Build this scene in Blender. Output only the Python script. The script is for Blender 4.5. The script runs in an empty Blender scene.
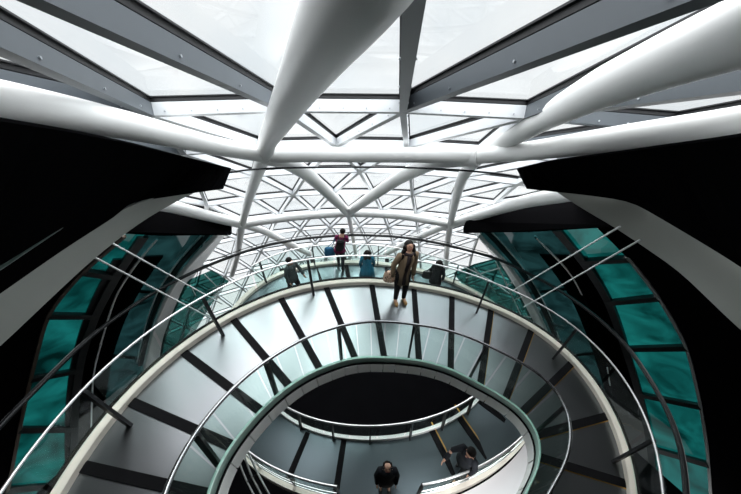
import bpy, bmesh, math, random
import numpy as np
from mathutils import Vector, Matrix
random.seed(7)
scene = bpy.context.scene
COL = scene.collection
PI = math.pi
EYE = 14.0                      # height of the lens above the floor of the well

# ------------------------------------------------------------------ camera
F = 290.0
PITCH = math.atan2(F, 355.06)
ROLL = math.atan2(-6.5, 355.0)

def ray(q):
    x, y = q[0] - 370.5, q[1] - 247.0
    c, s = math.cos(ROLL), math.sin(ROLL)
    u = (c * x - s * y) / F
    v = (s * x + c * y) / F
    c, s = math.cos(PITCH), math.sin(PITCH)
    return np.array([u, c - v * s, -s - v * c])

def W(p):
    return Vector((float(p[0]), float(p[1]), float(p[2]) + EYE))

# the glazed dome: part of a sphere
DC = np.array([0.0, -4.225, -14.321])
DR = 15.52
def dome(q, inset=0.0):
    r = ray(q); R = DR - inset
    a = r @ r; b = -2 * r @ DC; c = DC @ DC - R * R
    return r * ((-b + math.sqrt(max(b * b - 4 * a * c, 0))) / (2 * a))
def dome_ll(lat, lon, inset=0.0):
    la, lo = math.radians(lat), math.radians(lon); R = DR - inset
    return DC + R * np.array([math.cos(la) * math.sin(lo), math.cos(la) * math.cos(lo), math.sin(la)])
def atz(q, z):
    r = ray(q); return r * (z / r[2])
def atd(q, d):
    return ray(q) * d

cam_d = bpy.data.cameras.new('camera')
cam = bpy.data.objects.new('camera', cam_d); COL.objects.link(cam)
c, s = math.cos(ROLL), math.sin(ROLL)
Xv = Vector((1, 0, 0)); Uv = Vector((0, math.sin(PITCH), math.cos(PITCH))); Fv = Vector((0, math.cos(PITCH), -math.sin(PITCH)))
cr = c * Xv - s * Uv; cu = s * Xv + c * Uv
M3 = Matrix((cr, cu, -Fv)).transposed().to_4x4()
M3.translation = Vector((0, 0, EYE))
cam.matrix_world = M3
cam_d.sensor_width = 36; cam_d.sensor_fit = 'HORIZONTAL'; cam_d.lens = F / 741 * 36
cam_d.clip_start = 0.02; cam_d.clip_end = 300
scene.camera = cam

# ------------------------------------------------------------------ materials
def mat(name, col, rough=0.5, metal=0.0, spec=0.5, noise=0.0, nscale=8.0, coat=0.0, bump=0.0):
    m = bpy.data.materials.new(name); m.use_nodes = True
    nt = m.node_tree; b = nt.nodes['Principled BSDF']
    b.inputs['Base Color'].default_value = (*col, 1); b.inputs['Roughness'].default_value = rough
    b.inputs['Metallic'].default_value = metal; b.inputs['Specular IOR Level'].default_value = spec
    b.inputs['Coat Weight'].default_value = coat
    if noise or bump:
        tc = nt.nodes.new('ShaderNodeTexCoord'); n = nt.nodes.new('ShaderNodeTexNoise')
        n.inputs['Scale'].default_value = nscale; n.inputs['Detail'].default_value = 4
        nt.links.new(tc.outputs['Object'], n.inputs['Vector'])
        if noise:
            mx = nt.nodes.new('ShaderNodeMix'); mx.data_type = 'RGBA'
            mx.inputs[6].default_value = (*[x * (1 - noise) for x in col], 1)
            mx.inputs[7].default_value = (*[min(1, x * (1 + noise)) for x in col], 1)
            nt.links.new(n.outputs['Fac'], mx.inputs[0]); nt.links.new(mx.outputs[2], b.inputs['Base Color'])
        if bump:
            bp = nt.nodes.new('ShaderNodeBump'); bp.inputs['Strength'].default_value = bump
            bp.inputs['Distance'].default_value = .02
            nt.links.new(n.outputs['Fac'], bp.inputs['Height']); nt.links.new(bp.outputs['Normal'], b.inputs['Normal'])
    return m

def glass_mat(name, tint, gloss=0.08, haze=0.0, hazecol=(.9, .95, .95), noise=0.0, nscale=1.5, rough=0.02):
    m = bpy.data.materials.new(name); m.use_nodes = True
    nt = m.node_tree; nt.nodes.clear(); L = nt.links.new
    out = nt.nodes.new('ShaderNodeOutputMaterial')
    tr = nt.nodes.new('ShaderNodeBsdfTransparent'); tr.inputs[0].default_value = (*tint, 1)
    if noise:
        tc = nt.nodes.new('ShaderNodeTexCoord'); n = nt.nodes.new('ShaderNodeTexNoise')
        n.inputs['Scale'].default_value = nscale; n.inputs['Detail'].default_value = 5; n.inputs['Distortion'].default_value = .8
        L(tc.outputs['Object'], n.inputs['Vector'])
        rp = nt.nodes.new('ShaderNodeMapRange'); rp.inputs[1].default_value = .3; rp.inputs[2].default_value = .7
        L(n.outputs['Fac'], rp.inputs[0])
        mx = nt.nodes.new('ShaderNodeMix'); mx.data_type = 'RGBA'
        mx.inputs[6].default_value = (*[x * (1 - noise) for x in tint], 1); mx.inputs[7].default_value = (*[min(1, x * (1 + noise)) for x in tint], 1)
        L(rp.outputs[0], mx.inputs[0]); L(mx.outputs[2], tr.inputs[0])
    last = tr
    if haze:
        tl = nt.nodes.new('ShaderNodeBsdfTranslucent'); tl.inputs[0].default_value = (*hazecol, 1)
        df = nt.nodes.new('ShaderNodeBsdfDiffuse'); df.inputs[0].default_value = (*hazecol, 1)
        m0 = nt.nodes.new('ShaderNodeMixShader'); m0.inputs[0].default_value = .4
        L(tl.outputs[0], m0.inputs[1]); L(df.outputs[0], m0.inputs[2])
        m1 = nt.nodes.new('ShaderNodeMixShader'); m1.inputs[0].default_value = haze
        L(last.outputs[0], m1.inputs[1]); L(m0.outputs[0], m1.inputs[2]); last = m1
    gl = nt.nodes.new('ShaderNodeBsdfGlossy'); gl.inputs['Roughness'].default_value = rough
    fr = nt.nodes.new('ShaderNodeLayerWeight'); fr.inputs[0].default_value = .25
    mr = nt.nodes.new('ShaderNodeMapRange'); mr.inputs[3].default_value = gloss * .6; mr.inputs[4].default_value = min(.6, gloss * 5)
    pw = nt.nodes.new('ShaderNodeMath'); pw.operation = 'POWER'; pw.inputs[1].default_value = 4.0; fr.inputs[0].default_value = .5
    L(fr.outputs['Facing'], pw.inputs[0]); L(pw.outputs[0], mr.inputs[0])
    m2 = nt.nodes.new('ShaderNodeMixShader'); L(mr.outputs[0], m2.inputs[0])
    L(last.outputs[0], m2.inputs[1]); L(gl.outputs[0], m2.inputs[2]); L(m2.outputs[0], out.inputs[0])
    return m

M = dict(
    tube=mat('white_tube_paint', (.93, .93, .915), .38, noise=.03, nscale=2),
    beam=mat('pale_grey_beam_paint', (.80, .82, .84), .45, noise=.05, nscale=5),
    beamshade=mat('backlit_beam_shade', (.10, .115, .13), .45, noise=.08, nscale=5),  # backlit shade of the nearest members put into the beam colour
    gasket=mat('black_gasket', (.012, .012, .014), .5),
    bolt=mat('bolt_steel', (.5, .52, .55), .3, .8),
    glass=glass_mat('roof_glass', (.93, .95, .96), .05, .12),
    teal=glass_mat('teal_glass', (.005, .10, .092), .045, 0, noise=.85, nscale=.8),  # mottled tint painted in for the swirling reflections
    darkglass=glass_mat('dark_green_glass', (.009, .034, .036), .10, 0, noise=.9, nscale=1.1),  # noise in the tint stands in for dim reflections
    greenglass=glass_mat('green_glass', (.02, .10, .09), .12, 0, noise=.5, nscale=1.0),
    black=mat('black_lining', (.004, .004, .0045), .9, spec=.0),
    frame=mat('dark_frame', (.012, .014, .015), .5, spec=.3),
    fascia=mat('grey_fascia', (.42, .43, .395), .55, noise=.04, nscale=3),
    rib=mat('white_rib_paint', (.92, .92, .91), .4),
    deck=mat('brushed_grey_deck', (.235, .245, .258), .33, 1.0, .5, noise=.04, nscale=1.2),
    deckshade=mat('shaded_deck_copy', (.12, .15, .163), .30, .9, .5, noise=.06, nscale=1.2),  # darker copy of the deck; dark reflections are put into its colour
    strip=mat('dark_joint_strip', (.007, .007, .008), .7, spec=.05),
    golden=mat('golden_edge', (.65, .38, .10), .35, .9),  # golden metal line along one side of a joint strip
    kerb=mat('cream_kerb', (.80, .73, .64), .5, noise=.05, nscale=6),
    kerbg=mat('pale_green_kerb', (.46, .64, .57), .25, spec=.6),
    white=mat('white_fascia_panel', (.93, .92, .90), .5, noise=.02),
    steel=mat('satin_steel', (.78, .78, .78), .28, .9),
    railsteel=mat('dark_steel_rail', (.34, .35, .36), .25, .95),
    darkrail=mat('black_rail', (.015, .016, .018), .3),
    post=mat('black_post', (.014, .014, .016), .45),
    pane=glass_mat('balustrade_glass', (.91, .965, .95), .02, .004, (.8, .95, .92)),
    paneinner=glass_mat('balustrade_glass_green', (.82, .91, .885), .02, .006, (.75, .92, .88)),
    rod=mat('white_rod_paint', (.85, .87, .87), .35),
    land=mat('white_landing', (.82, .82, .84), .5),
)

# ------------------------------------------------------------------ helpers
def link(name, me, m=None, parent=None):
    o = bpy.data.objects.new(name, me); COL.objects.link(o)
    if m is not None:
        for k in (m if isinstance(m, (list, tuple)) else [m]):
            me.materials.append(k)
    if parent is not None: o.parent = parent
    return o
def obj(name, bm, m, parent=None, smooth=False, rec=True):
    me = bpy.data.meshes.new(name)
    if rec: bmesh.ops.recalc_face_normals(bm, faces=bm.faces)
    bm.to_mesh(me); bm.free()
    if smooth:
        for p in me.polygons: p.use_smooth = True
        try: me.set_sharp_from_angle(angle=math.radians(40))
        except Exception: pass
    o = link(name, me, m, None)
    if parent is not None:
        o.parent = parent
        me.transform(Matrix.Translation(-parent.location))   # parents are unrotated empties
    else:
        cen = sum((v.co for v in me.vertices), Vector()) / max(1, len(me.vertices))
        me.transform(Matrix.Translation(-cen)); o.location = cen
    return o
def tag(o, label=None, cat=None, group=None, kind=None):
    if label: o['label'] = label
    if cat: o['category'] = cat
    if group: o['group'] = group
    if kind: o['kind'] = kind
    return o
def empty(name, loc):
    o = bpy.data.objects.new(name, None); COL.objects.link(o); o.location = loc
    o.empty_display_size = .2
    return o
def sub(o, name, bm, m, smooth=False):
    """a sub-part below a part (parts sit at their thing's origin)"""
    root = o.parent
    me = bpy.data.meshes.new(name)
    bmesh.ops.recalc_face_normals(bm, faces=bm.faces); bm.to_mesh(me); bm.free()
    if smooth:
        for p in me.polygons: p.use_smooth = True
    c = link(name, me, m); c.parent = o
    me.transform(Matrix.Translation(-(root.location if root else o.location)))
    return c

def frames(pts, up=None):
    n = len(pts); T = []
    for i in range(n):
        t = pts[min(i + 1, n - 1)] - pts[max(i - 1, 0)]
        T.append(t.normalized())
    out = []
    for i in range(n):
        u = up[i] if isinstance(up, list) else (up or Vector((0, 0, 1)))
        a = T[i].cross(u)
        if a.length < 1e-4: a = T[i].cross(Vector((1, 0, 0)))
        a.normalize(); b = a.cross(T[i]).normalized()
        out.append((a, b))
    return out
def tube(bm, pts, r, n=12, up=None, cap=True):
    pts = [Vector(p) for p in pts]; fr = frames(pts, up); rings = []
    for i, p in enumerate(pts):
        rr = r[i] if isinstance(r, (list, tuple)) else r
        a, b = fr[i]
        rings.append([bm.verts.new(p + a * (rr * math.cos(2 * PI * k / n)) + b * (rr * math.sin(2 * PI * k / n))) for k in range(n)])
    for i in range(len(pts) - 1):
        for k in range(n):
            bm.faces.new((rings[i][k], rings[i][(k + 1) % n], rings[i + 1][(k + 1) % n], rings[i + 1][k]))
    if cap:
        bm.faces.new(rings[0][::-1]); bm.faces.new(rings[-1])
def bar(bm, p0, p1, w, h, up, mi=0, off=0.0):
    """box bar p0-p1: width w across, height h along up, centred off along up"""
    p0 = Vector(p0); p1 = Vector(p1); t = (p1 - p0).normalized()
    a = t.cross(up).normalized(); b = a.cross(t).normalized()
    vs = []
    for p in (p0, p1):
        for (x, y) in ((-1, -1), (1, -1), (1, 1), (-1, 1)):
            vs.append(bm.verts.new(p + a * (x * w / 2) + b * (off + y * h / 2)))
    for f in ((0, 1, 5, 4), (1, 2, 6, 5), (2, 3, 7, 6), (3, 0, 4, 7), (3, 2, 1, 0), (4, 5, 6, 7)):
        fc = bm.faces.new([vs[i] for i in f]); fc.material_index = mi
def loft(bm, A, B):
    va = [bm.verts.new(p) for p in A]; vb = [bm.verts.new(p) for p in B]
    for i in range(len(A) - 1): bm.faces.new((va[i], va[i + 1], vb[i + 1], vb[i]))
def section(bm, rows, closed=True):
    """sweep: rows[i] is a list of points (one cross-section)"""
    vs = [[bm.verts.new(p) for p in r] for r in rows]; n = len(rows[0])
    for i in range(len(rows) - 1):
        for k in range(n if closed else n - 1):
            bm.faces.new((vs[i][k], vs[i][(k + 1) % n], vs[i + 1][(k + 1) % n], vs[i + 1][k]))
    if closed:
        bm.faces.new(vs[0][::-1]); bm.faces.new(vs[-1])
def prism(bm, poly, vec):
    a = [bm.verts.new(p) for p in poly]; b = [bm.verts.new(p + vec) for p in poly]; n = len(poly)
    bm.faces.new(a); bm.faces.new(b[::-1])
    for i in range(n): bm.faces.new((a[i], b[i], b[(i + 1) % n], a[(i + 1) % n]))
def resample(P, n):
    P = np.array(P, float); d = np.r_[0, np.cumsum(np.linalg.norm(np.diff(P, axis=0), axis=1))]
    t = np.linspace(0, d[-1], n)
    return np.stack([np.interp(t, d, P[:, k]) for k in range(P.shape[1])], 1)
def smooth_curve(P, n, sig=None):
    """resample with a little smoothing, end points kept"""
    Q = resample(P, n)
    for _ in range(sig if sig is not None else max(2, n // 12)):
        Q[1:-1] = .25 * Q[:-2] + .5 * Q[1:-1] + .25 * Q[2:]
    return Q
def new(): return bmesh.new()

# ------------------------------------------------------------------ 1. glazed dome (north glazing)
win = tag(empty('window_1', W(dome_ll(45, 0))), 'white triangulated glass dome of pale beams and black gaskets', kind='structure')
ROWS = [(72.8, .5, 13.3), (61.95, 2.3, 9.1), (55.6, 3.5, 7.2), (49.2, 4.7, 6.2), (42.8, 5.6, 5.42),
        (36.8, 6.7, 5.1), (31.3, 7.6, 4.75), (25.8, 8.4, 4.5), (20.4, 9.2, 4.35), (15.0, 10.0, 4.25), (9.6, 10.8, 4.18), (4.2, 11.5, 4.12)]
def lon_lim(lat):
    if lat > 62: return (-40, 40)
    if lat > 46: return (-29, 29)
    if lat > 33: return (-25, 20)
    return (np.interp(lat, [-10, 12.6, 31.7], [-53.5, -37.3, -23.6]) - 1.5, np.interp(lat, [-14, 8.5, 31.4], [49, 33.4, 17.0]) + 1.5)
nodes = {}
for j, (lat, l0, sp) in enumerate(ROWS):
    lo, hi = lon_lim(lat)
    for i in range(-30, 31):
        lon = l0 + sp * i
        if lo - .3 * sp <= lon <= hi + .3 * sp: nodes[(i, j)] = (lat, lon)
edges = []; tris = []
for (i, j) in nodes:
    for (a, b) in (((i + 1, j)), ((i, j + 1)), ((i - 1, j + 1))):
        if ((i, j), (a, b)) == ((0, 0), (-1, 1)): continue
        if (a, b) in nodes: edges.append(((i, j), (a, b)))
    for t in (((i, j), (i, j + 1), (i - 1, j + 1)), ((i, j), (i + 1, j), (i, j + 1))):
        if all(q in nodes for q in t): tris.append(t)
bm = new(); vv = {}
for k, (lat, lon) in nodes.items(): vv[k] = bm.verts.new(W(dome_ll(lat, lon, 0)))
for t in tris: bm.faces.new([vv[q] for q in t])
obj('glass', bm, M['glass'], win, rec=False)
def pdist(e):
    m = (dome_ll(*nodes[e[0]]) + dome_ll(*nodes[e[1]])) / 2
    return float(np.linalg.norm(m))
edges.sort(key=pdist)
DCW = W(DC)
def beam_geo(e, bmb, bmg):
    p, q = W(dome_ll(*nodes[e[0]])), W(dome_ll(*nodes[e[1]]))
    n = ((p + q) / 2 - DCW).normalized()
    bar(bmb, p, q, .07, .11, n, 0, -.105)
    bar(bmg, p, q, .062, .04, n, 0, -.022)
    bar(bmg, p, q, .095, .010, n, 0, -.007)
for k, e in enumerate(edges[:99]):
    b1, b2 = new(), new(); beam_geo(e, b1, b2)
    la_, lb_ = nodes[e[0]], nodes[e[1]]
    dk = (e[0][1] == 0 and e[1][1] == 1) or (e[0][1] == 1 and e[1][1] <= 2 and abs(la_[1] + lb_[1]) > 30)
    mo = obj('mullion', b1, M['beamshade' if dk else 'beam'], win)
    sub(mo, 'gasket', b2, M['gasket'])
    if k < 26:                       # small bolt heads on the closest mullions
        p, q = W(dome_ll(*nodes[e[0]])), W(dome_ll(*nodes[e[1]])); n = ((p + q) / 2 - DCW).normalized()
        t = (q - p).normalized(); a = t.cross(n).normalized()
        b3 = new()
        for f in (.12, .31, .5, .69, .88):
            for sgn in (-1, 1):
                c0 = p.lerp(q, f) - n * .13 + a * (sgn * .036)
                tube(b3, [c0, c0 + a * (sgn * .008)], .007, 8, t)
        sub(mo, 'bolt', b3, M['bolt'])
b1, b2 = new(), new()
for e in edges[99:]: beam_geo(e, b1, b2)
mo = obj('mullion', b1, M['beam'], win); tag(mo, kind='stuff')
g2 = sub(mo, 'gasket', b2, M['gasket'])

# ------------------------------------------------------------------ 2. white steel tubes below the glass
frame = tag(empty('tube_frame', W(dome_ll(45, 0, .6))), 'white steel tube frame branching from nodes beneath the glass dome', 'steel frame')
def px_tube(pts, r, inset=.35, n=20, sm=3, depth=None, res=24):
    if depth is None: P = [dome(p, inset) for p in pts]
    else: P = [atd(p, d) for p, d in zip(pts, depth)]
    Q = smooth_curve(P, res, sm)
    if depth is not None:            # carry the tube on past the viewer
        d_ = Q[-1] - Q[-3]; d_ /= np.linalg.norm(d_); d_[2] = min(d_[2], .15); Q = np.vstack([Q, Q[-1] + d_ * .5, Q[-1] + d_ * 1.6])
    bmx = new(); tube(bmx, [W(q) for q in Q], r, n)
    return obj('tube', bmx, M['tube'], frame, smooth=True)
NL, NR = (264, 155), (479, 156)
def ddep(q, inset=.35): 
    P = dome(q, inset); c_, s_ = math.cos(PITCH), math.sin(PITCH); return P[1] * c_ - P[2] * s_
dl, dr_ = ddep(NL), ddep(NR)
px_tube([NL, (310, 154.5), (370, 155), (430, 155), NR], .105)
px_tube([NL, (210, 145), (130, 126), (60, 112), (0, 102), (-90, 88)], .10)
px_tube([NR, (530, 151), (610, 140), (680, 132), (741, 126), (830, 114)], .10)
px_tube([NL, (268, 140), (299, 84), (323, 42), (349, 0), (376, -45), (400, -90)], .11, depth=[dl, 3.5, 1.52, 1.0, .735, .59, .50], sm=1, res=40)
px_tube([NR, (500, 143), (550, 115), (604, 87), (670, 59), (735, 34), (800, 8), (850, -12)], .11, depth=[dr_, 3.6, 2.45, 1.6, 1.17, .92, .75, .66], sm=1, res=40)
NA, NB, NC = (242, 224), (348, 212.5), (450, 224)
px_tube([NA, (290, 217), NB, (400, 215), NC], .125)
px_tube([NA, (205, 215), (170, 206), (120, 196)], .14)
px_tube([NC, (495, 210), (530, 200), (565, 195), (620, 182)], .14)
px_tube([NL, (282, 157), (310, 176), NB], .13)
px_tube([NR, (440, 157), (400, 177), NB], .13)
px_tube([NL, (255, 180), (247, 205), NA, (238, 255), (232, 275)], .10)
px_tube([NR, (464, 170), (457, 195), NC, (447, 250), (446, 268)], .10)
px_tube([NA, (262, 230), (282, 240), (310, 254)], .12)
px_tube([NC, (432, 231), (410, 241), (385, 254)], .12)
px_tube([NB, (352, 232), (356, 256)], .08)

# ------------------------------------------------------------------ 3. side glazing and dark linings
def px_loft(C1, C2, inset, m, name, parent=None, n=30, thick=None):
    A = smooth_curve([dome(p, inset) for p in C1], n, 3); B = smooth_curve([dome(p, inset) for p in C2], n, 3)
    bmx = new(); loft(bmx, [W(a) for a in A], [W(b) for b in B]); 
    o = obj(name, bmx, m, parent, smooth=True, rec=False)
    return o
L0 = [(40, 170), (60, 225), (20, 265), (-40, 320), (-85, 400), (-110, 470), (-130, 540), (-150, 640)]
L1 = [(152, 204), (124, 236), (98, 259), (84, 269), (47, 313), (31, 376), (19, 430), (7, 494), (-5, 560), (-20, 640)]
L2 = [(166, 204), (143, 237), (117, 274), (95, 315), (80, 360), (75, 400), (74, 430), (74, 494), (76, 560), (80, 640)]
L3 = [(232, 216), (219, 238), (195, 261), (176, 289), (164, 318), (152, 365), (144, 420), (140, 494), (140, 560), (145, 640)]
R0 = [(680, 170), (650, 225), (690, 265), (745, 320), (790, 400), (815, 470), (835, 540), (850, 640)]
R1 = [(572, 204), (598, 229), (628, 257), (658, 295), (687, 345), (700, 400), (708, 450), (711, 494), (714, 560), (715, 640)]
R2 = [(535, 204), (557, 230), (584, 262), (608, 299), (625, 347), (640, 395), (650, 440), (655, 494), (657, 560), (656, 640)]
R3 = [(462, 216), (480, 238), (502, 261), (521, 289), (538, 322), (553, 365), (562, 420), (566, 494), (568, 560), (565, 640)]
wl = tag(empty('wall_left', W(dome(L2[3]))), 'dark lining and black glass left of the ramp', kind='structure')
wr = tag(empty('wall_right', W(dome(R2[3]))), 'dark lining and black glass right of the ramp', kind='structure')
px_loft(L0, L1, .02, M['black'], 'lining', wl); px_loft(R0, R1, .02, M['black'], 'lining', wr)
px_loft(L2, L3, .02, M['darkglass'], 'dark_glass', wl); px_loft(R2, R3, .02, M['darkglass'], 'dark_glass', wr)
# strips of frame on both edges of the dark glass
def px_ribbon(pts, w, h, m, name, parent, inset=.05, n=40, sm=3):
    P = [W(q) for q in smooth_curve([dome(p, inset) for p in pts], n, sm)]
    bmx = new()
    fr = frames(P, [(p - DCW).normalized() for p in P]); rows = []
    for p, (a, b) in zip(P, fr):
        rows.append([p + a * (w / 2 * x) + b * (h / 2 * y) for x, y in ((-1, -1), (1, -1), (1, 1), (-1, 1))])
    section(bmx, rows)
    return obj(name, bmx, m, parent, smooth=False)
def mid(A, B, f):
    a = resample(A, 30); b = resample(B, 30); return [tuple(x * (1 - f) + y * f) for x, y in zip(a, b)]
px_ribbon(mid(L2, L3, .16)[4:], 1.3, .06, M['frame'], 'frame_band', wl); px_ribbon(mid(R2, R3, .20)[4:], 1.4, .06, M['frame'], 'frame_band', wr)
px_ribbon([(157, 239), (137, 262), (116, 294), (106, 325), (93, 373), (91, 422), (92, 500)], .05, .05, M['rod'], 'glazing_bar', wl, .1)
px_ribbon([(535, 236), (571, 273), (587, 304), (597, 329), (605, 352), (613, 403), (616, 470)], .05, .05, M['rod'], 'glazing_bar', wr, .1)
for A, B, par in ((L2, L3, wl), (R2, R3, wr)):
    a = resample(A, 60); b = resample(B, 60)
    for k in (13, 22, 31, 42):
        px_ribbon([tuple(a[k]), tuple((a[k] + b[k]) / 2), tuple(b[k])], .10, .08, M['frame'], 'frame_bar', par, .06, 10, 1)
# the teal window bands: pane by pane
def teal_window(name, A, B, cutsA, label, trimcol, edge_out):
    w = tag(empty(name, W(dome(A[4]))), label, kind='structure')
    n = 90
    PA = smooth_curve([dome(p, .0) for p in A], n, 3); PB = smooth_curve([dome(p, .0) for p in B], n, 3)
    ks = []
    for (pa, pb) in cutsA:
        ka = int(np.argmin(np.linalg.norm(PA - dome(pa, 0), axis=1))); kb = int(np.argmin(np.linalg.norm(PB - dome(pb, 0), axis=1)))
        ks.append((ka, kb))
    ks = [(0, 0)] + ks + [(n - 1, n - 1)]
    for (a0, b0), (a1, b1) in zip(ks[:-1], ks[1:]):
        m_ = 12
        ia = np.linspace(a0, a1, m_); ib = np.linspace(b0, b1, m_)
        fa = [W(np.array([np.interp(t, range(n), PA[:, k]) for k in range(3)])) for t in ia]
        fb = [W(np.array([np.interp(t, range(n), PB[:, k]) for k in range(3)])) for t in ib]
        bmx = new(); loft(bmx, fa, fb); obj('pane', bmx, M['teal'], w, smooth=True, rec=False)
    for (a0, b0) in ks[1:-1]:
        bmx = new(); p, q = W(PA[a0]), W(PB[b0]); nn = (p - DCW).normalized()
        bar(bmx, p, q, .22, .14, nn, 0, -.06); obj('frame_bar', bmx, M['frame'], w)
    return w
w2 = teal_window('window_2', L1, L2, [((84, 268), (116, 276)), ((47, 313), (95, 315)), ((32, 376), (77, 369)), ((20, 430), (74, 427)), ((9, 490), (74, 484))],
            'curving band of teal glass panes on the left', None, None)
w3 = teal_window('window_3', R1, R2, [((627, 256), (583, 261)), ((658, 296), (608, 300)), ((687, 346), (625, 348)), ((702, 405), (642, 394)), ((709, 462), (651, 446))],
            'curving band of teal glass panes on the right', None, None)
px_ribbon(L1[1:], .10, .08, mat('brown_edge_trim', (.10, .07, .05), .5), 'edge_trim', w2, .06)
px_ribbon(R1[2:], .09, .08, mat('grey_edge_trim', (.35, .36, .35), .5), 'edge_trim', w3, .06)
px_ribbon(L2[1:], .25, .08, M['frame'], 'edge_frame', w2, .06); px_ribbon(R2[1:], .25, .08, M['frame'], 'edge_frame', w3, .06)
# green glass below the ribs
for poly, nm, lb in (([(186, 281), (212, 270), (229, 281), (214, 300), (190, 340), (165, 372), (158, 352), (170, 318)], 'window_4', 'dark green glass corner inside the left white rib'),
                     ([(453, 273), (474, 264), (497, 258), (516, 288), (536, 326), (548, 352), (520, 345), (486, 312)], 'window_5', 'dark green glass corner inside the right white rib')):
    bmx = new(); P = [W(dome(p, .30)) for p in poly]; cen = sum(P, Vector()) / len(P)
    vs = [bmx.verts.new(p) for p in P]; cv = bmx.verts.new(cen)
    for i in range(len(P)): bmx.faces.new((vs[i], vs[(i + 1) % len(P)], cv))
    e = tag(empty(nm, cen), lb, kind='structure')
    obj('pane', bmx, M['greenglass'], e, rec=False)
    lines = [((183, 300), (226, 283)), ((178, 322), (210, 296)), ((190, 285), (205, 312)), ((205, 275), (222, 292))] if nm == 'window_4' else \
            [((466, 278), (500, 268)), ((486, 300), (515, 280)), ((497, 307), (524, 296)), ((474, 268), (514, 312)), ((505, 312), (534, 318)), ((496, 262), (528, 330))]
    for a, b in lines:
        bmx = new(); p, q = W(dome(a, .42)), W(dome(b, .42)); tube(bmx, [p, q], .022, 8); obj('glazing_bar', bmx, M['rod'], e, smooth=True)
# white ribs that end the clear glass
def rib(pts, name, lab, clear):
    P = [W(q) for q in smooth_curve([dome(p, .30) for p in pts], 40, 3)]
    nrm = [Vector((.95 * clear, -.35, .30)) for p in P]           # broad flange, turned towards the clear glass so its shape catches light
    bmx = new(); fr = frames(P, nrm); rows = []
    for p, (a, b) in zip(P, fr):
        rows.append([p + a * (.36 * x) + b * y for x, y in ((-1, -.10), (1, -.10), (1, .0), (.9, .03), (-.9, .03), (-1, .0))])
    section(bmx, rows)
    tag(obj(name, bmx, M['rib'], None), lab, 'column', 'white curved ribs')
rib([(226, 229), (219, 238), (198, 261), (178, 289), (163, 322), (152, 365), (144, 420), (142, 494), (142, 560)], 'curved_rib', 'white curved rib falling from the left black slab end to the ramp', 1)
rib([(472, 229), (480, 238), (502, 262), (520, 289), (540, 329), (553, 365), (562, 420), (566, 494), (568, 560)], 'curved_rib', 'white curved rib falling from the right black slab end to the ramp', -1)
# thin dark frame beside the ribs
for pts, par in (([(218, 222), (203, 238), (181, 262), (162, 290), (150, 322), (140, 365)], wl), ([(478, 222), (494, 238), (515, 262), (534, 289), (551, 325), (565, 365)], wr)):
    px_ribbon(pts, .16, .14, M['frame'], 'rib_frame', par, .10)
    px_ribbon([(x + (-4 if par is wl else 4), y) for x, y in pts], .04, .06, M['rod'], 'glazing_bar', par, .12)

# black slab ends that stop at the ribs
def slab(front, vec_in, lab):
    P = [W(atd(p, d)) for p, d in front]
    bmx = new(); prism(bmx, P, vec_in)
    bmesh.ops.recalc_face_normals(bmx, faces=bmx.faces)
    bmesh.ops.bevel(bmx, geom=[e for e in bmx.edges], offset=.03, segments=2, affect='EDGES')
    return tag(obj('floor_slab', bmx, M['black'], None), lab, kind='structure')
slab([((90, 188), 5.3), ((166, 208), 6.9), ((197, 213.5), 7.5), ((226, 221), 8.1), ((232, 227), 8.2), ((232, 236), 8.25), ((160, 236), 7.1), ((80, 232), 5.6)], Vector((-.25, .55, .1)), 'black floor slab ending at the left white rib')
slab([((640, 178), 5.3), ((578, 193), 6.5), ((520, 208.5), 7.4), ((470, 221), 8.1), ((463, 227), 8.2), ((463, 234), 8.25), ((530, 232), 7.2), ((640, 227), 5.4)], Vector((.25, .55, .1)), 'black floor slab ending at the right white rib')

# ------------------------------------------------------------------ 4. upper gallery: black deck edges and grey fascias
def carry(P, L=2.2):
    P = [np.array(p, float) for p in P]; d_ = P[0] - P[1]; return [P[0] + d_ / np.linalg.norm(d_) * L] + P
def gallery(side, top, bottom, tubeside, endp, lab1, lab2, nm):
    n = 40
    T = smooth_curve(carry([atz(p, z) for p, z in top]), n, 2); B = smooth_curve(carry([atz(p, z) for p, z in bottom]), n, 2)
    bmx = new(); k = .06 * (-1 if side == 'left' else 1)
    rows = [[W(a), W(b), W(b) + Vector((k, -.02, 0)), W(a) + Vector((k, -.02, 0))] for a, b in zip(T, B)]
    section(bmx, rows); tag(obj(nm, bmx, M['fascia'], None, smooth=True), lab1, kind='structure')
    # black deck from the fascia out to the tubes
    bmx = new()
    U = smooth_curve(carry(tubeside), n, 2); V = smooth_curve(carry(endp), n, 2)
    rows = [[W(a), W(b), W(b) + Vector((0, 0, -.012)), W(a) + Vector((0, 0, -.012))] for a, b in zip(U, V)]
    section(bmx, rows); tag(obj('gallery_deck', bmx, M['black'], None), lab2, kind='structure')
gallery('left', [((-120, 370), -1.6), ((-50, 325), -1.6), ((0, 291), -1.6), ((40, 262.5), -1.6), ((77, 238.5), -1.6), ((109, 218), -1.6), ((129, 205), -1.6), ((175, 192), -1.6), ((224, 182), -1.6)],
        [((-120, 450), -2.0), ((-50, 390), -2.0), ((0, 347), -2.0), ((48, 301), -2.0), ((89, 262.7), -2.0), ((129.6, 230), -1.95), ((150, 216), -1.9), ((197, 190.5), -1.75), ((224, 185), -1.65)],
        [dome(p, .52) for p in ((-140, 95), (-60, 105), (0, 118), (60, 127), (130, 142), (190, 158), (231, 168))],
        [atz(p, -1.6) for p in ((-120, 371), (-50, 326), (0, 292), (60, 250), (109, 219), (127, 208), (121, 203), (175, 194.5), (223, 188))],
        'grey curved fascia of the gallery opening on the left', 'black gallery deck left of the opening', 'trim_1')
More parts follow.
